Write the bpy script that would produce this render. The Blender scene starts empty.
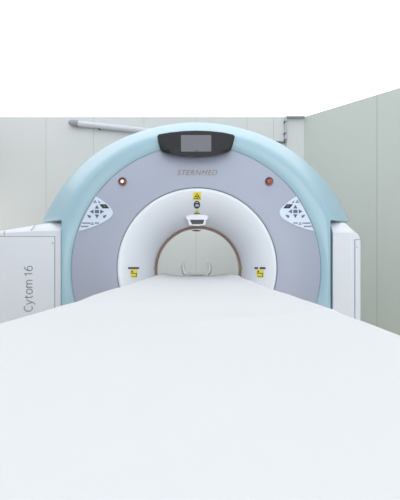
import bpy, bmesh, math, random
from mathutils import Vector, Matrix
from mathutils.geometry import tessellate_polygon

random.seed(4)
C = bpy.context.scene.collection
F = 350.0            # focal length in pixels of the 400x500 frame
ZC = 1.05            # camera height
HX, HY = 200.0, 263.0
PI = math.pi


def P(px, py, Y):
    """point at distance Y (metres) measured from the photograph"""
    return Vector(((px - HX) / F * Y, Y, ZC - (py - HY) / F * Y))


def lin(r, g, b):
    def f(c):
        c /= 255.0
        return c / 12.92 if c <= 0.04045 else ((c + 0.055) / 1.055) ** 2.4
    return (f(r), f(g), f(b), 1)


# ------------------------------------------------------------ materials
def mat(name, rgb, rough=0.5, metal=0.0, coat=0.0, noise=0.0, nscale=6.0, bump=0.0, bscale=60.0, spec=0.5,
        stretch=None):
    m = bpy.data.materials.new(name)
    m.use_nodes = True
    nt = m.node_tree
    b = nt.nodes['Principled BSDF']
    c = lin(*rgb)
    b.inputs['Base Color'].default_value = c
    b.inputs['Roughness'].default_value = rough
    b.inputs['Metallic'].default_value = metal
    b.inputs['Specular IOR Level'].default_value = spec
    b.inputs['Coat Weight'].default_value = coat
    b.inputs['Coat Roughness'].default_value = 0.12
    tc = nt.nodes.new('ShaderNodeTexCoord')
    mp = nt.nodes.new('ShaderNodeMapping')
    nt.links.new(tc.outputs['Object'], mp.inputs['Vector'])
    if stretch:
        mp.inputs['Scale'].default_value = stretch
    n = nt.nodes.new('ShaderNodeTexNoise')
    n.inputs['Scale'].default_value = nscale
    n.inputs['Detail'].default_value = 4
    nt.links.new(mp.outputs['Vector'], n.inputs['Vector'])
    mix = nt.nodes.new('ShaderNodeMix')
    mix.data_type = 'RGBA'
    mix.inputs['A'].default_value = tuple(x * (1 - noise) for x in c[:3]) + (1,)
    mix.inputs['B'].default_value = tuple(min(1, x * (1 + noise)) for x in c[:3]) + (1,)
    nt.links.new(n.outputs['Fac'], mix.inputs['Factor'])
    nt.links.new(mix.outputs['Result'], b.inputs['Base Color'])
    if bump:
        n2 = nt.nodes.new('ShaderNodeTexNoise')
        n2.inputs['Scale'].default_value = bscale
        n2.inputs['Detail'].default_value = 3
        nt.links.new(mp.outputs['Vector'], n2.inputs['Vector'])
        bp = nt.nodes.new('ShaderNodeBump')
        bp.inputs['Strength'].default_value = bump
        bp.inputs['Distance'].default_value = 0.01
        nt.links.new(n2.outputs['Fac'], bp.inputs['Height'])
        nt.links.new(bp.outputs['Normal'], b.inputs['Normal'])
    return m


def emit(name, rgb, strength):
    m = bpy.data.materials.new(name)
    m.use_nodes = True
    nt = m.node_tree
    b = nt.nodes['Principled BSDF']
    b.inputs['Base Color'].default_value = lin(230, 230, 230)
    b.inputs['Emission Color'].default_value = lin(*rgb)
    b.inputs['Emission Strength'].default_value = strength
    return m


M = {
    'wall': mat('wall_panel_paint', (203, 207, 208), 0.45, noise=0.012, nscale=1.6),
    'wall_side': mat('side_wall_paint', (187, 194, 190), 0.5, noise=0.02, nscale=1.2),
    'seam': mat('panel_joint', (176, 179, 177), 0.7),
    'floor': mat('vinyl_floor', (205, 196, 178), 0.35, noise=0.05, nscale=30),
    'ceiling': emit('glowing_ceiling_fill', (252, 253, 255), 1.04),  # glow added to the ceiling to whiten the frame top and fill the room
    'blue': mat('pale_blue_cover', (155, 188, 204), 0.32, coat=0.1, noise=0.006),
    'grey': mat('lilac_grey_panel', (164, 171, 190), 0.4, noise=0.008, nscale=3),
    'white': mat('white_gantry_plastic', (227, 232, 241), 0.3, coat=0.2, noise=0.005),
    'tube': mat('bore_liner', (214, 216, 214), 0.45),
    'brown': mat('translucent_brown_ring', (162, 128, 116), 0.35, noise=0.06, nscale=12),
    'gasket': mat('grey_gasket', (138, 145, 160), 0.6),
    'cab': mat('white_cabinet_paint', (217, 221, 229), 0.4, noise=0.005),
    'door': mat('cabinet_door_paint', (218, 222, 232), 0.42, noise=0.005),
    'black': mat('black_gloss', (30, 32, 36), 0.22, spec=0.3),
    'screen': mat('grey_screen', (112, 114, 122), 0.35, spec=0.3),
    'dark': mat('dark_plastic', (58, 62, 70), 0.45),
    'slot': mat('slot_dark', (70, 74, 82), 0.5),
    'button': mat('button_grey', (88, 100, 126), 0.5),
    'panel': mat('control_panel_face', (208, 220, 240), 0.35, coat=0.15),
    'yellow': mat('yellow_sticker', (238, 222, 62), 0.5),
    'ink': mat('black_ink', (34, 34, 34), 0.6),
    'print': mat('grey_print', (104, 112, 132), 0.6),
    'cytom': mat('grey_lettering', (138, 142, 152), 0.5),
    'bronze': mat('bronze_lettering', (140, 127, 118), 0.35, metal=0.3, noise=0.25, nscale=40),
    'red': mat('red_button', (156, 44, 50), 0.3, coat=0.5),
    'amber': mat('amber_collar', (178, 122, 62), 0.3, metal=0.4),
    'lens': emit('pale_button_lens', (255, 226, 226), 0.7),
    'sheet': mat('white_paper_sheet', (204, 206, 210), 0.75, noise=0.006, nscale=5, bump=0.2, bscale=12,
                 stretch=(1, 0.45, 1), spec=0.2),
    'armwhite': mat('white_holder', (246, 247, 248), 0.4),
    'foam': mat('mattress_foam', (190, 194, 200), 0.8),
    'couch': mat('couch_plastic', (214, 218, 224), 0.45),
    'capgrey': mat('grey_lamp_cap', (150, 153, 158), 0.45),
    'lamp': mat('white_lamp_tube', (205, 208, 218), 0.3, coat=0.2),
    'metal': mat('galvanised_metal', (178, 182, 188), 0.45, metal=0.3),
    'metaldark': mat('dark_metal', (112, 116, 118), 0.5, metal=0.2),
    'green': mat('olive_mark', (150, 140, 70), 0.5),
    'lightgrey': mat('pale_grey_icon', (196, 200, 206), 0.5),
}


# ------------------------------------------------------------ helpers
def empty(name, loc, label, cat, group=None):
    o = bpy.data.objects.new(name, None)
    C.objects.link(o)
    o.location = loc
    o['label'] = label
    o['category'] = cat
    if group:
        o['group'] = group
    o.empty_display_size = 0.1
    return o


def world_loc(o):
    v = Vector(o.location)
    while o.parent:
        o = o.parent
        v += Vector(o.location)
    return v


def obj(name, bm, mats, parent=None, label=None, smooth=35, origin=None, bevel=None):
    """link a bmesh given in world coordinates as one object (origin moved into its own middle)"""
    me = bpy.data.meshes.new(name)
    bmesh.ops.remove_doubles(bm, verts=bm.verts[:], dist=1e-6)
    bmesh.ops.recalc_face_normals(bm, faces=bm.faces[:])
    org = Vector(origin) if origin is not None else sum((v.co for v in bm.verts), Vector()) / len(bm.verts)
    bmesh.ops.translate(bm, verts=bm.verts[:], vec=-org)
    bm.to_mesh(me)
    bm.free()
    for m in (mats if isinstance(mats, (list, tuple)) else [mats]):
        me.materials.append(m)
    o = bpy.data.objects.new(name, me)
    C.objects.link(o)
    if parent:
        o.parent = parent
        o.location = org - world_loc(parent)
    else:
        o.location = org
    if smooth is not None:
        me.shade_smooth()
        me.set_sharp_from_angle(angle=math.radians(smooth))
    if bevel:
        md = o.modifiers.new('bevel', 'BEVEL')
        md.width = bevel
        md.segments = 3
        md.limit_method = 'ANGLE'
        md.angle_limit = math.radians(35)
    if label:
        o['label'] = label
    return o


def struct(o):
    o['kind'] = 'structure'
    return o


def tag(o, label, cat, group=None):
    o['label'] = label
    o['category'] = cat
    if group:
        o['group'] = group
    return o


def add_box(bm, lo, hi, mi=0):
    lo, hi = Vector(lo), Vector(hi)
    vs = [bm.verts.new((x, y, z)) for x in (lo.x, hi.x) for y in (lo.y, hi.y) for z in (lo.z, hi.z)]
    for q in ((0, 1, 3, 2), (4, 6, 7, 5), (0, 4, 5, 1), (2, 3, 7, 6), (0, 2, 6, 4), (1, 5, 7, 3)):
        f = bm.faces.new([vs[i] for i in q])
        f.material_index = mi
    return bm


def box(lo, hi):
    return add_box(bmesh.new(), lo, hi)


def add_loft(bm, rings, closed=True, cap=(False, False), mi=0):
    vr = [[bm.verts.new(p) for p in r] for r in rings]
    n = len(rings[0])
    for a, b in zip(vr, vr[1:]):
        for j in range(n if closed else n - 1):
            k = (j + 1) % n
            f = bm.faces.new((a[j], a[k], b[k], b[j]))
            f.material_index = mi
    if cap[0]:
        bm.faces.new(vr[0]).material_index = mi
    if cap[1]:
        bm.faces.new(vr[-1]).material_index = mi
    return bm


def add_tube(bm, pts, r, n=12, cap=True, mi=0):
    pts = [Vector(p) for p in pts]
    rings = []
    for i, p in enumerate(pts):
        d = (pts[min(i + 1, len(pts) - 1)] - pts[max(i - 1, 0)]).normalized()
        up = Vector((0, 0, 1)) if abs(d.z) < 0.9 else Vector((0, 1, 0))
        a = d.cross(up).normalized()
        b = a.cross(d).normalized()
        rr = r[i] if isinstance(r, (list, tuple)) else r
        rings.append([p + (a * math.cos(2 * PI * j / n) + b * math.sin(2 * PI * j / n)) * rr for j in range(n)])
    return add_loft(bm, rings, True, (cap, cap), mi)


def add_prism(bm, poly, surf, t0, t1, mi=0):
    """polygon in photo coordinates laid on the surface surf(px,py,lift); from lift t0 to lift t1"""
    fr = [bm.verts.new(surf(x, y, t1)) for x, y in poly]
    bk = [bm.verts.new(surf(x, y, t0)) for x, y in poly]
    n = len(poly)
    for tri in tessellate_polygon([[Vector((x, y, 0)) for x, y in poly]]):
        try:
            bm.faces.new([fr[i] for i in tri]).material_index = mi
        except ValueError:
            pass
    for j in range(n):
        k = (j + 1) % n
        bm.faces.new((fr[j], fr[k], bk[k], bk[j])).material_index = mi
    return bm


def rect(x0, y0, x1, y1):
    return [(x0, y0), (x1, y0), (x1, y1), (x0, y1)]


def circ(cx, cy, r, n=28, ry=None):
    ry = ry or r
    return [(cx + r * math.cos(2 * PI * i / n), cy + ry * math.sin(2 * PI * i / n)) for i in range(n)]


def rrect(x0, y0, x1, y1, r, n=5):
    out = []
    for cx, cy, a in ((x1 - r, y1 - r, 0), (x0 + r, y1 - r, 90), (x0 + r, y0 + r, 180), (x1 - r, y0 + r, 270)):
        for i in range(n + 1):
            t = math.radians(a + 90 * i / n)
            out.append((cx + r * math.cos(t), cy + r * math.sin(t)))
    return out


def interp(tab, x):
    if x <= tab[0][0]:
        return tab[0][1]
    for (a, u), (b, v) in zip(tab, tab[1:]):
        if x <= b:
            return u + (v - u) * (x - a) / (b - a)
    return tab[-1][1]


def smooth_closed(pts, n=6):
    out = []
    N = len(pts)
    for i in range(N):
        p0, p1, p2, p3 = (Vector(pts[(i + k - 1) % N]) for k in range(4))
        for s in range(n):
            t = s / n
            out.append(tuple(0.5 * ((2 * p1) + (-p0 + p2) * t + (2 * p0 - 5 * p1 + 4 * p2 - p3) * t * t +
                                    (-p0 + 3 * p1 - 3 * p2 + p3) * t ** 3)))
    return out


def text_bm(s, size=1.0, shear=0.0, depth=0.0, space=1.0):
    """letter shapes as flat mesh, returned as (verts, faces) in 2D"""
    cu = bpy.data.curves.new('txt', 'FONT')
    cu.body = s
    cu.size = size
    cu.shear = shear
    cu.space_character = space
    cu.resolution_u = 4
    o = bpy.data.objects.new('txt', cu)
    C.objects.link(o)
    dg = bpy.context.evaluated_depsgraph_get()
    me = bpy.data.meshes.new_from_object(o.evaluated_get(dg))
    vs = [tuple(v.co[:2]) for v in me.vertices]
    fs = [tuple(p.vertices) for p in me.polygons]
    bpy.data.objects.remove(o)
    bpy.data.curves.remove(cu)
    bpy.data.meshes.remove(me)
    return vs, fs


def text_obj(name, s, fn, mat_, parent, shear=0.0, label=None, space=1.0):
    """fn maps normalised text coordinates (u along, v up; both 0..1 of the text's box) to a world point"""
    vs, fs = text_bm(s, 1, shear, space=space)
    x0 = min(v[0] for v in vs); x1 = max(v[0] for v in vs)
    y0 = min(v[1] for v in vs); y1 = max(v[1] for v in vs)
    bm = bmesh.new()
    bv = [bm.verts.new(fn((v[0] - x0) / (x1 - x0), (v[1] - y0) / (y1 - y0), 0.0)) for v in vs]
    for f in fs:
        try:
            bm.faces.new([bv[i] for i in f])
        except ValueError:
            pass
    bmesh.ops.remove_doubles(bm, verts=bm.verts[:], dist=1e-6)
    geo = bmesh.ops.extrude_face_region(bm, geom=bm.faces[:])
    ev = [e for e in geo['geom'] if isinstance(e, bmesh.types.BMVert)]
    d = fn(0.5, 0.5, 1.0) - fn(0.5, 0.5, 0.0)
    bmesh.ops.translate(bm, verts=ev, vec=d)
    return obj(name, bm, mat_, parent, label, smooth=None)


# ============================================================ ROOM
WY = 4.8
ZT = ZC + 146.0 / F * WY
XL, XR, YB = -3.2, 3.0, -2.6
cx_ = (304 - HX) / F * WY                      # corner of the back wall and the slanting side wall
dirx, diry = 0.75, -0.70
yk = WY + (XR - cx_) / dirx * diry
T = 0.12


def prism_wall(name, pts, m, z0=0.0, z1=ZT):
    bm = bmesh.new()
    lo = [bm.verts.new((x, y, z0)) for x, y in pts]
    hi = [bm.verts.new((x, y, z1)) for x, y in pts]
    bm.faces.new(lo); bm.faces.new(hi)
    n = len(pts)
    for j in range(n):
        k = (j + 1) % n
        bm.faces.new((lo[j], lo[k], hi[k], hi[j]))
    return struct(obj(name, bm, m, smooth=None))


prism_wall('wall_back', [(XL - T, WY), (cx_, WY), (cx_ + T * .4, WY + T), (XL - T, WY + T)], M['wall'])
prism_wall('wall_right', [(cx_, WY), (XR, yk), (XR + T, yk + T * .4), (cx_ + T * .4, WY + T)], M['wall_side'])
prism_wall('wall_far_right', [(XR, yk), (XR, YB), (XR + T, YB), (XR + T, yk + T * .4)], M['wall'])
prism_wall('wall_left', [(XL, WY), (XL, YB), (XL - T, YB), (XL - T, WY)], M['wall'])
prism_wall('wall_front', [(XL - T, YB), (XR + T, YB), (XR + T, YB - T), (XL - T, YB - T)], M['wall'])
prism_wall('floor', [(XL - T, YB - T), (XR + T, YB - T), (XR + T, WY + T), (XL - T, WY + T)], M['floor'], -0.1, 0.0)
prism_wall('ceiling', [(XL - T, YB - T), (XR + T, YB - T), (XR + T, WY + T), (XL - T, WY + T)], M['ceiling'], ZT,
           ZT + 0.1)
# joints between the wall panels
k = 1
for px in (-5, 46, 93.5, 144, 196, 247, 273.5):
    x = (px - HX) / F * WY
    struct(obj('trim_%d' % k, box((x - .0025, WY - .0015, .0), (x + .0025, WY - .0002, ZT)), M['seam'], smooth=None))
    k += 1
tt = 0.0
for px in (377,):
    # where the ray through this column meets the slanting wall
    s = (px - HX) / F
    u = (s * WY - cx_) / (dirx - s * diry)
    a = Vector((cx_ + u * dirx, WY + u * diry, 0))
    d = Vector((dirx, diry, 0)).normalized()
    nrm = Vector((diry, -dirx, 0)).normalized()
    bm = bmesh.new()
    add_box(bm, (-.0035, 0, 0), (.0035, .0018, ZT))
    for v in bm.verts:
        v.co = a + d * v.co.x + nrm * (v.co.y + .0002) + Vector((0, 0, v.co.z))
    struct(obj('trim_%d' % k, bm, M['seam'], smooth=None))
    k += 1

# ---- tube lamp on the back wall
LY = WY - 0.05
a, b = P(69.5, 122.6, LY), P(168, 133.2, LY)
dv = (b - a).normalized()
L = (b - a).length
lamp = empty('tube_lamp', a, 'white tube lamp with grey end caps mounted high on the back wall, upper left', 'lamp')
bm = bmesh.new(); add_tube(bm, [a + dv * .115, b - dv * .115], .037, 20)
obj('lamp_tube', bm, M['lamp'], lamp)
for e, s in ((a, 1), (b, -1)):
    bm = bmesh.new()
    add_tube(bm, [e - dv * .012 * s, e + dv * .0 * s, e + dv * .001 * s, e + dv * .02 * s, e + dv * .021 * s, e + dv * .125 * s],
             [.016, .016, .030, .036, .042, .042], 20)
    obj('end_cap', bm, M['capgrey'], lamp)
for f in (.30, .72):
    p = a + dv * L * f
    obj('clip', box((p.x - .012, p.y - .01, p.z - .043), (p.x + .012, WY - .001, p.z - .02)), M['metaldark'], lamp)

# ---- conduit by the corner
xc = (285.6 - HX) / F * WY
con = empty('wall_conduit', (xc, WY - .03, P(285, 149, WY).z),
            'grey vertical conduit with clamps on the back wall, just left of the room corner', 'conduit')
zb = P(285, 142, WY).z
bm = bmesh.new(); add_tube(bm, [(xc, WY - .028, zb), (xc, WY - .028, ZT - .004)], .014, 14)
obj('pipe', bm, M['metal'], con)
bm = bmesh.new(); add_tube(bm, [(xc, WY - .02, P(285, 150, WY).z), (xc, WY - .02, zb)], .007, 10)
obj('cable', bm, M['metal'], con)
for py in (122.5, 134, 140.5):
    z = P(0, py, WY).z
    obj('clamp', box((xc - .030, WY - .045, z - .006), (xc + .010, WY - .001, z + .006)), M['metaldark'], con)
x0 = (274 - HX) / F * WY
bm = bmesh.new(); add_tube(bm, [(x0 - .1, WY - .02, P(0, 143, WY).z + .018), (x0, WY - .02, P(0, 142.6, WY).z + .006), (xc, WY - .02, zb - .012)], .012, 12)
obj('branch_pipe', bm, M['metaldark'], con, 'dark horizontal branch pipe')
tr = obj('cable_trunking', box(((286.5 - HX) / F * WY, WY - .06, ZT - .024), ((303.6 - HX) / F * WY, WY - .002, ZT - .004)),
         M['metal'], bevel=.003)
tag(tr, 'short dark cable trunking under the ceiling between the conduit and the room corner', 'trunking')

# ============================================================ CT GANTRY
YF = 2.60
GX, GY = 196.0, 270.0
gantry = empty('ct_scanner', (P(GX, GY, YF).x, 3.0, 0),
               'large pale blue and grey CT scanner with round bore at the end of the couch', 'ct scanner')


def polar(r, ang, cx=GX, cy=GY):      # ang in degrees clockwise from straight up
    t = math.radians(ang)
    return cx + r * math.sin(t), cy - r * math.cos(t)


OUT = [(0, 147.6), (9.75, 147.8), (19.65, 148.8), (29.7, 151), (40.8, 153.6), (50.7, 156), (58.4, 157.4), (66.5, 159.3), (72.5, 161)]
SHO = [(0, 137.5), (30, 140.5), (69.6, 143.5)]
YO = 2.90                              # depth of the outer rim
YBK = 3.34                             # back of the gantry
NA = 69.6                              # angle of the step where the side cabinets tuck in

SEC = [(0.0, 0.0, 0.005), (0.01, 0.0, 0.001), (0.10, 0, -0.004), (0.35, 0, -0.012), (0.7, 0, -0.022), (0.88, 0, -0.023), (1.0, 0, -0.018)]
SEC2 = [(0.12, 0.010), (0.30, 0.050), (0.5, 0.105), (0.7, 0.17), (0.86, 0.235), (0.96, 0.285), (1.0, 0.32)]


def column(ang, upper):
    """points of the blue cover from the grey panel's edge outwards, at clockwise angle ang (signed)"""
    s = 1 if ang >= 0 else -1
    A = abs(ang)
    pts = []
    ri = 125.0
    if upper:
        rs = interp(SHO, A)
        for f, _, dy in SEC:
            x, y = polar(ri + (rs - ri) * f, ang)
            pts.append(P(x, y, YF + dy))
        # outer part: at the step the rim sits a little lower than the shoulder
        ro = interp(OUT, A * 72.5 / NA)
        ao = A * 72.5 / NA
        xs, ys = polar(rs, ang)
        xo, yo = polar(ro, s * ao)
        for f, dy in SEC2:
            Y = YF - 0.018 + dy * (YO - YF + .018) / .32
            pts.append(P(xs + (xo - xs) * f, ys + (yo - ys) * f, Y))
        return pts
    # lower part: straight sides and foot
    t = math.radians(ang)
    hx = 134.5
    hy = 403.5 - GY
    kx = hx / abs(math.sin(t)) if abs(math.sin(t)) > 1e-6 else 1e9
    ky = hy / (-math.cos(t)) if math.cos(t) < -1e-6 else 1e9
    rs = max(min(kx, ky), ri + .5)
    for f, _, dy in SEC:
        x, y = polar(ri + (rs - ri) * f, ang)
        v = P(x, y, YF + dy)
        v.z = max(v.z, 0.002)
        pts.append(v)
    return pts


bm = bmesh.new()
ups = [-NA + 2 * NA * i / 72 for i in range(73)]
corner = math.degrees(math.atan2(134.5, -(403.5 - GY)))
lows = [NA + (corner - NA) * i / 16 for i in range(17)] + [corner + (360 - 2 * corner) * i / 16 for i in range(1, 16)] + \
       [-corner + (-NA + corner) * i / 16 for i in range(17)]
lows = [a if a <= 180 else a - 360 for a in lows]


def rear_bore(ang):
    x, y = polar(43.0, ang, 198, 269.5)
    v = P(x, y, YBK - .02)
    v.y = YBK
    return v


m = len(SEC) - 1
colsU = []
for a in ups:
    pts = column(a, True)
    sh = pts[m].copy(); sh.y = YBK
    ou = pts[-1].copy()
    ob = ou.copy(); ob.y = YBK
    colsU.append([bm.verts.new(p) for p in pts] + [bm.verts.new(ob), bm.verts.new(sh), bm.verts.new(rear_bore(a))])
colsL = []
for i, a in enumerate(lows):
    if i == 0 or i == len(lows) - 1:
        u = colsU[-1] if i == 0 else colsU[0]
        colsL.append(u[:m + 1] + [u[-2], u[-1]])
        continue
    pts = column(a, False)
    e = pts[m].copy(); e.y = YF + .012
    sh = pts[m].copy(); sh.y = YBK
    colsL.append([bm.verts.new(p) for p in pts] + [bm.verts.new(sh), bm.verts.new(rear_bore(a))])
for cols in (colsU, colsL):
    for A_, B_ in zip(cols, cols[1:]):
        for i in range(len(A_) - 1):
            bm.faces.new((A_[i], B_[i], B_[i + 1], A_[i + 1]))
for u in (colsU[0], colsU[-1]):
    bm.faces.new(u[m:-1])
obj('outer_cover', bm, M['blue'], gantry, 'pale blue curved outer cover', smooth=40)


def ann(cx0, cy0, r0, Y0, cx1, cy1, r1, Y1, n=96):
    return [[P(*polar(r, 360 * j / n, cx, cy), Y) for j in range(n)] for cx, cy, r, Y in
            ((cx0, cy0, r0, Y0), (cx1, cy1, r1, Y1))]


def lathe(profile, n=96):
    bm_ = bmesh.new()
    add_loft(bm_, [[P(*polar(r, 360 * j / n, cx, cy), Y) for j in range(n)] for cx, cy, r, Y in profile])
    return bm_


# grey front panel, gently dished
GP = [(80.6, 2.603), (82, 2.600), (124.2, 2.600), (124.9, 2.603)]
prof = [(197, 268, 80.6, 2.63)] + [(197 - (r - 80.6) / 44.3, 268 + 2 * (r - 80.6) / 44.3, r, Y) for r, Y in GP] + [(196, 270, 124.9, 2.63)]
obj('front_panel', lathe(prof), M['grey'], gantry, 'lilac grey annular front panel', smooth=60)


def on_grey(px, py, lift=0.0):
    r = math.hypot(px - 196.5, py - 269)
    return P(px, py, 2.600 - lift)


obj('gasket', lathe([(197, 268, 80.7, 2.612), (197, 268, 79.7, 2.612), (197, 268, 79.7, 2.63), (197, 268, 80.7, 2.63)]),
    M['gasket'], gantry)
FP = [(43.2, 2.90), (44, 2.872), (46, 2.835), (50, 2.778), (55, 2.725), (61, 2.677), (67, 2.642), (73, 2.618), (77.5, 2.606), (79.2, 2.604), (79.7, 2.61)]


def fc(r):
    f = (79.7 - r) / 36.5
    return 197 + f, 268 + 1.5 * f


prof = [(*fc(r), r, Y) for r, Y in reversed(FP)]
prof = [(197, 268, 79.7, 2.63)] + prof
fb = obj('bore_funnel', lathe(prof), M['white'], gantry, 'white funnel around the bore', smooth=60)


def on_funnel(px, py, lift=0.0):
    r = 60
    for _ in range(6):
        cx, cy = fc(r)
        r = math.hypot(px - cx, py - cy)
    return P(px, py, interp(FP, r) - lift - .001)


obj('bore_ring', lathe([(198, 269.5, 43.3, 2.897), (198, 269.5, 42.3, 2.890), (198, 269.5, 41.0, 2.91), (198, 269.5, 40.9, 2.95),
                        (198, 269.5, 41.6, 2.97), (198, 269.5, 43.2, 2.97)]), M['brown'], gantry,
    'brown translucent ring inside the bore')
obj('bore_liner', lathe([(198, 269.5, 41.7, 2.965), (198, 269.6, 41.0, 2.98), (198, 269.6, 40.6, 3.15), (198, 269.3, 40.2, 3.25),
                         (198, 269.0, 40.3, 3.325), (198, 269.5, 42.6, 3.345)]), M['tube'], gantry, 'pale inner bore liner')
# little olive marks either side on the ring
for px in (155.2, 240.6):
    obj('alignment_mark', add_prism(bmesh.new(), rrect(px - 1.0, 266.5, px + .9, 269.8, .5),
                                    lambda x, y, l: P(x, y, 2.887 - l), 0.0, .006), M['green'], gantry)

# laser housing at the top of the funnel
lh = bmesh.new()
sec = [(185.6, 217.6), (186.2, 216.0), (188.5, 214.9), (192, 214.4), (197, 214.2), (202, 214.4), (205.5, 214.9), (207.8, 216.0), (208.4, 217.6),
       (207.4, 219.3), (206.0, 220.6), (205.4, 225.2), (197, 226.2), (188.6, 225.2), (188.0, 220.6), (186.6, 219.3)]
rings = []
for f, Y in ((0.55, 2.715), (0.9, 2.722), (1.0, 2.735), (1.0, 2.85)):
    cxp, cyp = 197, 220
    rings.append([P(cxp + (x - cxp) * (.9 + .1 * f), cyp + (y - cyp) * (.8 + .2 * f), Y) for x, y in sec])
add_loft(lh, rings, True, (True, True))
laser = obj('laser_housing', lh, M['white'], gantry, 'white alignment laser housing')
obj('laser_window', add_prism(bmesh.new(), [(190.3, 219.7), (204.0, 219.7), (204.2, 220.6), (202.9, 224.0), (192.0, 224.2), (190.2, 220.6)],
                              lambda x, y, l: P(x, y, 2.717 - l), 0, .006), M['dark'], laser, 'dark glass window')
obj('bore_sensor', add_prism(bmesh.new(), circ(196.3, 230.6, 4.4, 20, .9), lambda x, y, l: P(x, y, 3.20 - l), -0.03, .01),
    M['gasket'], gantry, 'small dark oval sensor at the top of the bore')

# ---- stickers on the funnel
bm = bmesh.new()
add_prism(bm, rect(193.2, 192.2, 201.0, 200.1), on_funnel, .001, .0026, 0)


def tri_ring(bm_, cx, cy, R, w, surf, t0, t1, mi):
    o = [(cx + R * math.sin(2 * PI * i / 3), cy - R * math.cos(2 * PI * i / 3)) for i in range(3)]
    n_ = [(cx + (R - w) * math.sin(2 * PI * i / 3), cy - (R - w) * math.cos(2 * PI * i / 3)) for i in range(3)]
    for i in range(3):
        j = (i + 1) % 3
        add_prism(bm_, [o[i], o[j], n_[j], n_[i]], surf, t0, t1, mi)


tri_ring(bm, 197.1, 197.0, 4.2, .9, on_funnel, .0026, .0042, 1)
add_prism(bm, circ(197.1, 197.1, .45, 10), on_funnel, .0026, .0042, 1)
for q in range(3):
    a0 = 60 + 120 * q
    add_prism(bm, [polar(.7, a0 - 28, 197.1, 197.1), polar(1.9, a0 - 28, 197.1, 197.1), polar(2.0, a0, 197.1, 197.1),
                   polar(1.9, a0 + 28, 197.1, 197.1), polar(.7, a0 + 28, 197.1, 197.1)], on_funnel, .0026, .0042, 1)
obj('radiation_sticker', bm, [M['yellow'], M['ink']], gantry, 'yellow square sticker with black radiation triangle', smooth=None)
bm = bmesh.new()
add_prism(bm, circ(196.9, 204.8, 3.2, 24, 3.9), on_funnel, .001, .0040, 0)
add_prism(bm, rrect(195.2, 204.4, 198.8, 206.6, .8), on_funnel, .0040, .0052, 1)
add_prism(bm, rrect(195.6, 202.2, 198.2, 203.0, .3), on_funnel, .0040, .0052, 1)
obj('speaker_badge', bm, [M['dark'], M['lightgrey']], gantry, 'dark oval badge with pale mark', smooth=None)
bm = bmesh.new()
add_prism(bm, [(197.0, 209.3), (200.1, 213.9), (193.9, 213.9)], on_funnel, .001, .0026, 0)
add_prism(bm, [(197.0, 210.9), (197.5, 212.9), (196.5, 212.9)], on_funnel, .0026, .0042, 1)
add_prism(bm, rect(193.9, 213.3, 200.1, 213.9), on_funnel, .0026, .0042, 1)
obj('warning_triangle', bm, [M['yellow'], M['ink']], gantry, 'small yellow warning triangle', smooth=None)
for sx, s in ((133.6, -1), (260.0, 1)):
    bm = bmesh.new()
    add_prism(bm, rrect(sx - 5.6, 267.1, sx + 5.6, 269.1, .7), on_funnel, -.002, .0045, 0)
    sl = obj('slot', bm, M['slot'], gantry, 'dark horizontal slot', smooth=None)
    bm = bmesh.new()
    lx = sx + (.4 if s < 0 else .1)
    add_prism(bm, rect(lx - 3.3, 269.6, lx + 3.3, 277.3), on_funnel, .001, .0026, 0)
    add_prism(bm, [(lx - 1.9, 270.2), (lx - .6, 272.4), (lx - 3.1, 272.4)], on_funnel, .0026, .0042, 1)
    add_prism(bm, rect(lx - 2.9, 273.0, lx + 2.9, 273.6), on_funnel, .0026, .0042, 1)
    add_prism(bm, rect(lx + 2.1, 273.0, lx + 2.8, 276.7), on_funnel, .0026, .0042, 1)
    add_prism(bm, rect(lx - 2.8, 276.1, lx + 2.8, 276.5), on_funnel, .0026, .0042, 1)
    obj('warning_label', bm, [M['yellow'], M['ink']], gantry, 'yellow warning label with black print', smooth=None)

# ---- emergency buttons on the grey panel
for bx, by, dotted in ((122.4, 181.4, True), (269.2, 181.2, False)):
    bm = bmesh.new()
    Y0 = on_grey(bx, by).y

    def ringp(r, l, ox=0, oy=0, n=28):
        return [P(*polar(r, 360 * j / n, bx + ox, by + oy), Y0 - l) for j in range(n)]
    add_loft(bm, [ringp(4.4, -.004), ringp(4.4, .003), ringp(4.1, .005), ringp(3.9, .003), ringp(3.9, -.004)])
    eb = obj('emergency_button', bm, M['gasket'], gantry,
             'lit red emergency button left of the maker lettering' if dotted else 'red emergency button right of the maker lettering')
    bm = bmesh.new()
    add_loft(bm, [ringp(3.9, .0015), ringp(3.85, .0025), ringp(0.05, .0025)])
    obj('recess', bm, M['ink'], eb)
    bm = bmesh.new()
    add_loft(bm, [ringp(3.3, .0028, .25, .6), ringp(3.3, .008, .25, .6), ringp(3.0, .010, .25, .6), ringp(2.4, .010, .25, .6)])
    obj('collar', bm, M['amber'], eb, 'amber collar')
    bm = bmesh.new()
    add_loft(bm, [ringp(2.7, .008, .1, .2), ringp(2.8, .016, .1, .2), ringp(2.5, .024, .1, .2), ringp(1.8, .028, .1, .2), ringp(.9, .0295, .1, .2),
                  ringp(.05, .030, .1, .2)])
    obj('button_cap', bm, M['red'], eb)
    if dotted:  # small pale pinkish disc with weak emission, left cap only
        bm = bmesh.new()
        add_loft(bm, [ringp(1.6, .024, -.3, 0), ringp(1.5, .0315, -.3, 0), ringp(1.0, .033, -.3, 0), ringp(.05, .0335, -.3, 0)])
        obj('lens', bm, M['lens'], eb, 'small pale lens')

# ---- maker's lettering
text_obj('maker_lettering', 'STERNMED', lambda u, v, t: on_grey(177 + 40.5 * u, 175.2 - 5.2 * v + .6 * math.sin(0), .001 + .002 * t),
         M['bronze'], gantry, shear=.35, label='raised bronze STERNMED lettering', space=1.12)

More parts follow.
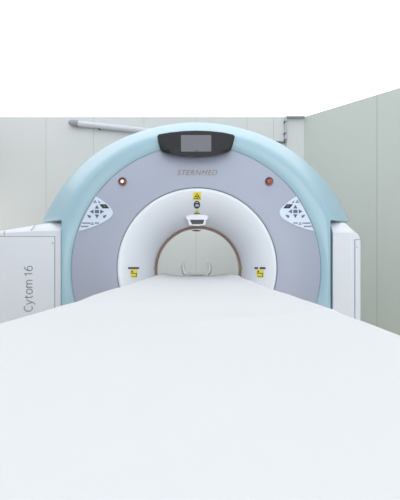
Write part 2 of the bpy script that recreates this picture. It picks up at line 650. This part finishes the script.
# ---- display console on top
out = [(157.2, 136.2), (158.5, 134.2), (170, 132.2), (184, 130.8), (197, 130.4), (210, 130.9), (224, 132.4), (233.5, 134.6), (234.9, 136.6),
       (233.6, 142), (231.6, 148.6), (230, 151.2), (222, 154.0), (210, 156.2), (197, 157.0), (184, 156.4), (172, 154.6), (163, 152.4),
       (160.6, 150.2), (158.4, 143)]
cxp, cyp = 196, 144


def disp_y(x, y):   # the console leans back towards the top and wraps a little at the sides
    return 2.525 + (156 - y) * .0007 + ((x - 196) / 38) ** 2 * .018


bm = bmesh.new()
rings = []
for f, dy in ((1.0, .085), (1.0, .012), (.992, .004), (.97, .0)):
    rings.append([P(cxp + (x - cxp) * f, cyp + (y - cyp) * (f if f == 1 else f - .01), disp_y(x, y) + dy) for x, y in out])
add_loft(bm, rings, True, (True, False))
inner = rings[-1]
prev = [v for v in inner]
for f in (.75, .5, .25, .02):
    nr = [P(cxp + (x - cxp) * .97 * f, cyp + (y - cyp) * .96 * f, disp_y(cxp + (x - cxp) * f, cyp + (y - cyp) * f)) for x, y in out]
    add_loft(bm, [prev, nr])
    prev = nr
bm.faces.new([bm.verts.new(p) for p in prev])
disp = obj('display_console', bm, M['black'], gantry, 'glossy black display console', smooth=50)
obj('screen', add_prism(bmesh.new(), rrect(181.0, 135.0, 211.2, 151.6, .5), lambda x, y, l: P(x, y, disp_y(x, y) - l), -.002, .003),
    M['screen'], disp, 'grey blank screen')

# ---- control panels


def tri(cx, cy, r, a0, ry=None):
    return [polar(r, a0 + 120 * i, cx, cy) for i in range(3)]


LEFT = [(95.6, 196.2), (99, 198), (104, 201.6), (108.8, 205.8), (112, 209.3), (113.0, 212.4), (112.3, 215.6), (109.5, 218.6), (104, 222), (96, 225.8),
        (87, 229), (78.6, 231.2)]


def edge_pts(side):
    # along the grey panel's rim
    pts = []
    a0, a1 = (-71.5, -53.6)
    for i in range(1, 7):
        a_ = a0 + (a1 - a0) * i / 7
        x, y = polar(123.6, a_)
        pts.append((x, y))
    return pts


for side in (-1, 1):
    def mx(x, side=side):
        return x if side < 0 else 392.4 - x
    poly = [(mx(x), y) for x, y in LEFT + edge_pts(side)]
    bm = add_prism(bmesh.new(), poly, on_grey, -.001, .0040)
    add_prism(bm, [(x + (mx(97) - x) * -.008, y + (212 - y) * -.012) for x, y in poly], on_grey, -.001, .0015, 1)
    cp = obj('control_panel', bm, [M['panel'], M['gasket']], gantry,
             'pale control panel with arrow buttons, %s of the bore' % ('left' if side < 0 else 'right'), smooth=None)
    cxp_, cyp_ = (96.9, 211.6) if side < 0 else (295.4, 211.4)

    def part(name, poly_, m_, t=.0062, label=None):
        bm_ = add_prism(bmesh.new(), poly_, on_grey, .0040, t)
        return obj(name, bm_, m_, cp, label, smooth=None)
    part('stop_button', rrect(cxp_ - 2.1, cyp_ - 1.6, cxp_ + 2.1, cyp_ + 1.6, .4), M['button'])
    for a_ in (0, 90, 180, 270):
        ox, oy = polar(4.8 if a_ % 180 else 4.4, a_, cxp_, cyp_)
        part('arrow_button', [polar(2.3, a_, ox, oy), polar(2.6, a_ + 125, ox, oy), polar(2.6, a_ - 125, ox, oy)], M['button'])
    for s in (-1, 1):
        part('leaf_button', [(cxp_ + s * 5.8, cyp_ + 4.2), (cxp_ + s * 8.4, cyp_ + 3.4), (cxp_ + s * 9.9, cyp_ + 3.4), (cxp_ + s * 8.6, cyp_ + 5.4),
                             (cxp_ + s * 6.8, cyp_ + 6.8)][::s], M['button'])
    part('readout', [(mx(99.4), 204.2), (mx(105.8), 204.2), (mx(109.2), 208.3), (mx(102.6), 208.3)], M['ink'], label='black slanted readout')
    part('readout_icon', [(mx(103.0), 205.5), (mx(105.0), 205.5), (mx(106.0), 206.6), (mx(103.8), 206.6)], M['print'], .0066)
    part('warning_mark', [(mx(95.2), 199.6), (mx(97.0), 203.0), (mx(93.2), 203.0)], M['print'], .0046)
    part('warning_dot', [(mx(95.2), 201.1), (mx(95.8), 202.4), (mx(94.6), 202.4)], M['yellow'], .0052)
    part('print_mark', [(mx(98.0), 200.2), (mx(101.0), 202.8), (mx(98.6), 203.0)], M['print'], .0046)
    part('warning_mark', [(mx(92.3), 221.6), (mx(94.1), 224.8), (mx(90.5), 224.8)], M['print'], .0046)
    part('warning_dot', [(mx(92.3), 222.8), (mx(93.1), 224.3), (mx(91.5), 224.3)], M['yellow'], .0052)
    for (x0, x1, y0) in ((82.3, 89.6, 222.3), (94.8, 98.8, 222.2), (80.8, 88.6, 225.6)):
        xx = x0
        pr = bmesh.new()
        while xx < x1:
            w = .9 + .4 * random.random()
            add_prism(pr, [(mx(xx), y0), (mx(xx + w * .7), y0), (mx(xx + w * .8), y0 + 1.6), (mx(xx), y0 + 1.6)], on_grey, .004, .0046)
            xx += w
        obj('print_line', pr, M['print'], cp, smooth=None)

# ============================================================ SIDE CABINETS
YC = 2.615


def cabinet(name, stations, zf_px, label, x_door, bevel=.006):
    """stations: (px, drop in metres of the top); zf_px: image height of the front's top edge"""
    x0, x1 = stations[0][0], stations[-1][0]
    root = empty(name, ((x0 + x1) / 2 / F * YC - HX / F * YC, YC + .35, 0), label, 'cabinet')
    zf = P(0, zf_px, YC).z
    zt = P(0, 222, YC + .07).z
    rings = []
    for px, drop, dtop in stations:
        x = (px - HX) / F * YC
        pr = [(YC, .0), (YC, zf - drop), (YC + .008, zf - drop + .012)]
        for i in range(1, 6):
            a_ = i / 5
            pr.append((YC + .008 + .10 * a_, zf - drop + .012 + ((zt - dtop) - (zf - drop) - .012) * math.sin(a_ * PI / 2) ** .9))
        pr += [(3.36, zt - dtop), (3.36, 0)]
        rings.append([(x, y, z) for y, z in pr])
    bm_ = add_loft(bmesh.new(), rings, True, (True, True))
    obj('body', bm_, M['cab'], root, smooth=30, bevel=bevel)
    return root


cabL = cabinet('equipment_cabinet', [(-60, .030, .082), (-20, .025, .075), (0, .018, .060), (20, .008, .032), (42, 0, .006), (61.0, 0, 0)], 231.0,
               'wide white cabinet lettered Cytom 16 on the left side of the scanner', None)
# groove frame and door, front face at YC
x0, x1 = -54, 54.6
ztop = P(0, 236.8, YC).z
obj('door_gap', box((P(x0 - .5, 0, YC).x, YC - .0012, .118), (P(x1 + .55, 0, YC).x, YC + .002, ztop + .005)), M['gasket'], cabL, smooth=None)
doorL = obj('door', box((P(x0, 0, YC).x, YC - .005, .122), (P(x1, 0, YC).x, YC + .002, ztop)), M['door'], cabL,
            'pale grey door panel', smooth=None, bevel=.0015)
obj('lock', box((P(52.4, 0, YC).x, YC - .008, P(0, 244, YC).z), (P(53.4, 0, YC).x, YC - .003, P(0, 242.6, YC).z)), M['gasket'], doorL, smooth=None)
YT = YC - .005


def arc(cx, cy, rx, ry, a0, a1, n=18):
    return [(cx + rx * math.cos(math.radians(a0 + (a1 - a0) * i / n)), cy + ry * math.sin(math.radians(a0 + (a1 - a0) * i / n)))
            for i in range(n + 1)]


GLYPH = {
    'C': (.74, [arc(.44, .5, .42, .49, 52, 308)]),
    'y': (.60, [[(.0, .72), (.29, .03)], [(.58, .72), (.29, .03), (.20, -.17), (.10, -.26), (-.02, -.27)]]),
    't': (.42, [[(.16, .93), (.16, .2)] + arc(.33, .19, .17, .18, 180, 280, 8), [(.0, .70), (.38, .70)]]),
    'o': (.66, [arc(.33, .36, .31, .35, 0, 360, 26)]),
    'm': (1.0, [[(.05, .0), (.05, .72)], [(.05, .45)] + arc(.27, .45, .22, .26, 180, 0, 10) + [(.49, .0)],
                [(.49, .45)] + arc(.71, .45, .22, .26, 180, 0, 10) + [(.93, .0)]]),
    ' ': (.16, []),
    '1': (.50, [[(.06, .76), (.32, .97), (.32, .0)]]),
    '6': (.64, [arc(.34, .31, .28, .30, 0, 360, 24), [(.56, .96)] + arc(.52, .40, .46, .56, 84, 180, 12)]),
}
xs_, strokes = 0.0, []
for ch in 'Cytom 16':
    adv, st = GLYPH[ch]
    for p_ in st:
        strokes.append([(xs_ + x, y) for x, y in p_])
    xs_ += adv + .16
wid_ = xs_ - .16
bm = bmesh.new()
for p_ in strokes:
    # u runs up the picture, v runs leftwards from the baseline
    q = [Vector((311.5 - 45.5 * x / wid_, 32.4 - 8.3 * y)) for x, y in p_]
    L_, R_ = [], []
    for i, c in enumerate(q):
        d_ = (q[min(i + 1, len(q) - 1)] - q[max(i - 1, 0)])
        if (q[0] - q[-1]).length < 1e-4 and i in (0, len(q) - 1):
            d_ = q[1] - q[-2]
        d_.normalize()
        n_ = Vector((-d_.y, d_.x)) * .52
        L_.append(c + n_); R_.append(c - n_)
    for i in range(len(q) - 1):
        add_prism(bm, [(v.y, v.x) for v in (L_[i], L_[i + 1], R_[i + 1], R_[i])], lambda x, y, l: P(x, y, YT - l), -.0005, .0012)
obj('model_lettering', bm, M['cytom'], doorL, 'grey lettering Cytom 16 running upwards', smooth=None)
for px, ya, yb in ((4.4, 230.5, 236.2),):
    obj('joint', box((P(px - .3, 0, YC).x, YC - .003, P(0, yb, YC).z), (P(px + .3, 0, YC).x, YC + .004, P(0, ya, YC).z - .006)), M['seam'], cabL, smooth=None)
xj = P(32.6, 0, YC).x
bm = bmesh.new()
add_tube(bm, [(xj - .012, YC - .0, P(0, 230.2, YC).z), (xj - .004, YC + .006, P(0, 228.4, YC).z + .0), (xj + .006, YC + .03, P(0, 226.2, YC).z + .012)], .003, 8)
obj('top_joint', bm, M['seam'], cabL)

cabR = cabinet('equipment_cabinet', [(332.8, 0, 0), (349.5, 0, 0), (352.5, .002, .022), (356.5, .012, .060), (359.0, .028, .085), (360.2, .045, .098)], 232.5,
               'narrow white cabinet on the right side of the scanner', None)
ztop = P(0, 240, YC).z
obj('door_gap', box((P(354.4, 0, YC).x, YC - .0012, .118), (P(360.1, 0, YC).x, YC + .002, ztop + .005)), M['gasket'], cabR, smooth=None)
doorR = obj('door', box((P(355.1, 0, YC).x, YC - .005, .122), (P(360.1, 0, YC).x, YC + .002, ztop)), M['door'], cabR,
            'narrow door panel', smooth=None)
obj('lock', box((P(356.2, 0, YC).x, YC - .008, P(0, 247.6, YC).z), (P(357.0, 0, YC).x, YC - .003, P(0, 246.6, YC).z)), M['gasket'], doorR, smooth=None)

# ============================================================ COUCH
TX = -.024
ZS = ZC - .100            # sheet height at its edges
YE = 3.02
YS = -.75
couch = empty('patient_couch', (TX, 0.7, 0), 'white patient couch running from the foreground into the scanner bore', 'couch')
bm = bmesh.new()
rings = []
HW = .275
for y in (YS + .02, 3.28):
    top = [(x, ZS - .075 - .012 * (1 - (x / HW) ** 2)) for x in [HW * (-1 + 2 * i / 16) for i in range(17)]]
    bot = [(x * .8, ZS - .100 - .05 * (1 - (x / HW) ** 2)) for x in [HW * (1 - 2 * i / 16) for i in range(17)]]
    rings.append([(TX + x, y, z) for x, z in top + bot])
add_loft(bm, rings, True, (True, True))
obj('table_top', bm, M['couch'], couch, bevel=.004)
bm = bmesh.new()
rings = []
for y in (YS, YE - .03):
    HM = .300
    top = [(x, ZS - .011 - .012 * (1 - (x / HM) ** 2) - .010 * (abs(x / HM) ** 14)) for x in [HM * (-1 + 2 * i / 24) for i in range(25)]]
    bot = [(x * .9, ZS - .074 - .012 * (1 - (x / HM) ** 2)) for x in [HM * (1 - 2 * i / 24) for i in range(25)]]
    rings.append([(TX + x, y, z) for x, z in top + bot])
add_loft(bm, rings, True, (True, True))
obj('mattress', bm, M['foam'], couch)
obj('carriage', box((TX - .20, YS + .05, .66), (TX + .20, 1.9, .79)), M['couch'], couch, bevel=.02)
obj('lift_column', box((TX - .17, .1, .12), (TX + .17, 1.5, .66)), M['couch'], couch, bevel=.03)
obj('base', box((TX - .28, -.15, .0), (TX + .28, 1.8, .12)), M['couch'], couch, bevel=.03)

# ---- sheet
random.seed(11)
folds = []
for i in range(26):
    yc = .5 + 2.4 * random.random()
    folds.append((TX + random.uniform(-.3, .3), yc, random.uniform(-.9, .9), random.uniform(.03, .09), random.uniform(.15, .45),
                  random.uniform(-.0026, .0026)))


def sheet_z(x, y):
    u = (x - TX) / .32
    z = ZS - .010 * (1 - min(1, u * u))
    for fx, fy, an, w, l, h in folds:
        dx, dy = x - fx, y - fy
        a_ = dx * math.cos(an) + dy * math.sin(an) * .6
        b_ = -dx * math.sin(an) + dy * math.cos(an)
        z += h * math.exp(-(a_ / l) ** 2 - (b_ / w) ** 2)
    z += .0012 * math.sin(y * 7 + x * 5) * math.exp(-max(0, 1.2 - y))
    e = max(0, min(1, (y - 2.1) / .7))
    z += e * (.014 * math.exp(-((abs(x - TX) - .262) / .055) ** 2) + .001)
    return z


bm = bmesh.new()
NX, NY = 40, 150
ys = [YS - .01 + (YE - YS + .01) * (i / NY) for i in range(NY + 1)]
grid = []
for y in ys:
    left = -.343 - .014 * max(0, (y - 1.0) / 2) + .003 * math.sin(y * 9)
    right = .296 + .004 * math.sin(y * 7 + 1) + .006 * max(0, (y - 1.6) / 1.4)
    row = []
    rc = .016
    endd = max(0, (y - (YE - .05)) / .05)
    sag = .012 * endd ** 2
    prof2 = []
    for d in (.070, .050, .030):
        prof2.append((left + .004 * math.sin(y * 14 + d * 30) * d / .07 + .002, -rc - d))
    for i in range(5):
        t = PI / 2 * i / 4
        prof2.append((left + rc - rc * math.cos(t), -rc + rc * math.sin(t)))
    for i in range(1, NX):
        prof2.append((left + rc + (right - left - 2 * rc) * i / NX, None))
    for i in range(5):
        t = PI / 2 * (1 - i / 4)
        prof2.append((right - rc + rc * math.cos(t), -rc + rc * math.sin(t)))
    for d in (.030, .050, .070):
        prof2.append((right + .004 * math.sin(y * 11 + d * 30) * d / .07 - .002, -rc - d))
    for x, dz in prof2:
        if dz is None:
            z = sheet_z(x, y)
        else:
            xe = min(max(x, left + rc), right - rc)
            z = sheet_z(xe, y) + dz
        row.append(bm.verts.new((x, y, z - sag)))
    grid.append(row)
for A_, B_ in zip(grid, grid[1:]):
    for i in range(len(A_) - 1):
        bm.faces.new((A_[i], A_[i + 1], B_[i + 1], B_[i]))
sh = obj('couch_sheet', bm, M['sheet'], smooth=70)
md = sh.modifiers.new('thick', 'SOLIDIFY')
md.thickness = .002
md.offset = -1
tag(sh, 'white sheet spread over the patient couch, filling the foreground', 'sheet')

# ---- head holder beyond the sheet
YH = 3.16
hr = empty('head_holder', (P(196.5, 0, YH).x, YH, ZS - .087), 'small white U-shaped head holder standing at the far end of the couch in the bore', 'head holder')
for s in (-1, 1):
    path = [(13.0, 262.8), (13.3, 265.5), (13.2, 269), (12.3, 272.2), (10.4, 274.6), (7.5, 275.6)]
    wid = [1.3, 1.9, 2.1, 2.2, 2.3, 2.0]
    bm = bmesh.new()
    rings = []
    for (dx, py), w in zip(path, wid):
        c = P(196.4 + s * dx, py, YH)
        w_ = w * YH / F
        rings.append([c + Vector((w_ * math.cos(t) , .05 * math.sin(t), w_ * .3 * math.cos(t) * -s)) for t in [2 * PI * j / 16 for j in range(16)]])
    add_loft(bm, rings, True, (True, True))
    obj('side_arm', bm, M['armwhite'], hr, smooth=60)
bm = bmesh.new()
rings = []
for i in range(17):
    u = -1 + 2 * i / 16
    c = P(196.4 + 13 * u, 274.9 - 2.0 * abs(u) ** 3, YH)
    rings.append([c + Vector((0, .05 * math.cos(t), .012 * math.sin(t))) for t in [2 * PI * j / 12 for j in range(12)]])
add_loft(bm, rings, True, (True, True))
obj('cradle', bm, M['tube'], hr, smooth=60)
zc_ = P(0, 277, YH).z
obj('foot', box((hr.location.x - .06, YH - .05, ZS - .0862), (hr.location.x + .06, YH + .05, zc_)), M['couch'], hr, bevel=.004)

# ============================================================ LIGHT, CAMERA
w = bpy.data.worlds.new('world')
bpy.context.scene.world = w
w.use_nodes = True
w.node_tree.nodes['Background'].inputs[0].default_value = (0.9, 0.95, 1, 1)
w.node_tree.nodes['Background'].inputs[1].default_value = 0.3

# added fill light behind the camera, brightening the scanner front; no window there
ld = bpy.data.lights.new('front_fill', 'AREA')
ld.shape = 'RECTANGLE'; ld.size = 2.6; ld.size_y = 1.4
ld.energy = 62
ld.color = (.9, .95, 1)
lo = bpy.data.objects.new('front_fill', ld)
C.objects.link(lo)
l2 = bpy.data.lights.new('side_fill', 'AREA')  # added warm fill for the left and back walls, no window built
l2.shape = 'RECTANGLE'; l2.size = .9; l2.size_y = 1.5
l2.energy = 7
l2.color = (1, .95, .84)
lo2 = bpy.data.objects.new('side_fill', l2)
C.objects.link(lo2)
lo2.location = (XL + .03, 4.0, 1.35)
lo2.rotation_euler = (PI / 2, 0, -PI / 2)
lo.location = (.9, YB + .05, 1.45)
lo.rotation_euler = (PI / 2, 0, 0)

# added spot without a fixture, brightening the wall visible through the bore
sd = bpy.data.lights.new('rear_wall_fill', 'SPOT')
sd.energy = 75
sd.spot_size = math.radians(74)
sd.spot_blend = .8
sd.shadow_soft_size = .08
sd.color = (1, .95, .86)
so = bpy.data.objects.new('rear_wall_fill', sd)
C.objects.link(so)
so.location = (-.03, 3.75, ZT - .05)
so.rotation_euler = (Vector((-.03, WY, .95)) - so.location).to_track_quat('-Z', 'Y').to_euler()

cd = bpy.data.cameras.new('camera')
cam = bpy.data.objects.new('camera', cd)
C.objects.link(cam)
cam.location = (0, 0, ZC)
cam.rotation_euler = (PI / 2, 0, 0)
cd.sensor_fit = 'HORIZONTAL'
cd.sensor_width = 36
cd.lens = F / 400 * 36
cd.shift_y = 13 / 400
cd.clip_start = .01
sc = bpy.context.scene
sc.camera = cam
sc.view_settings.view_transform = 'Standard'
sc.view_settings.look = 'None'
sc.view_settings.gamma = 1
sc.view_settings.use_curve_mapping = False
sc.view_settings.exposure = 0.0
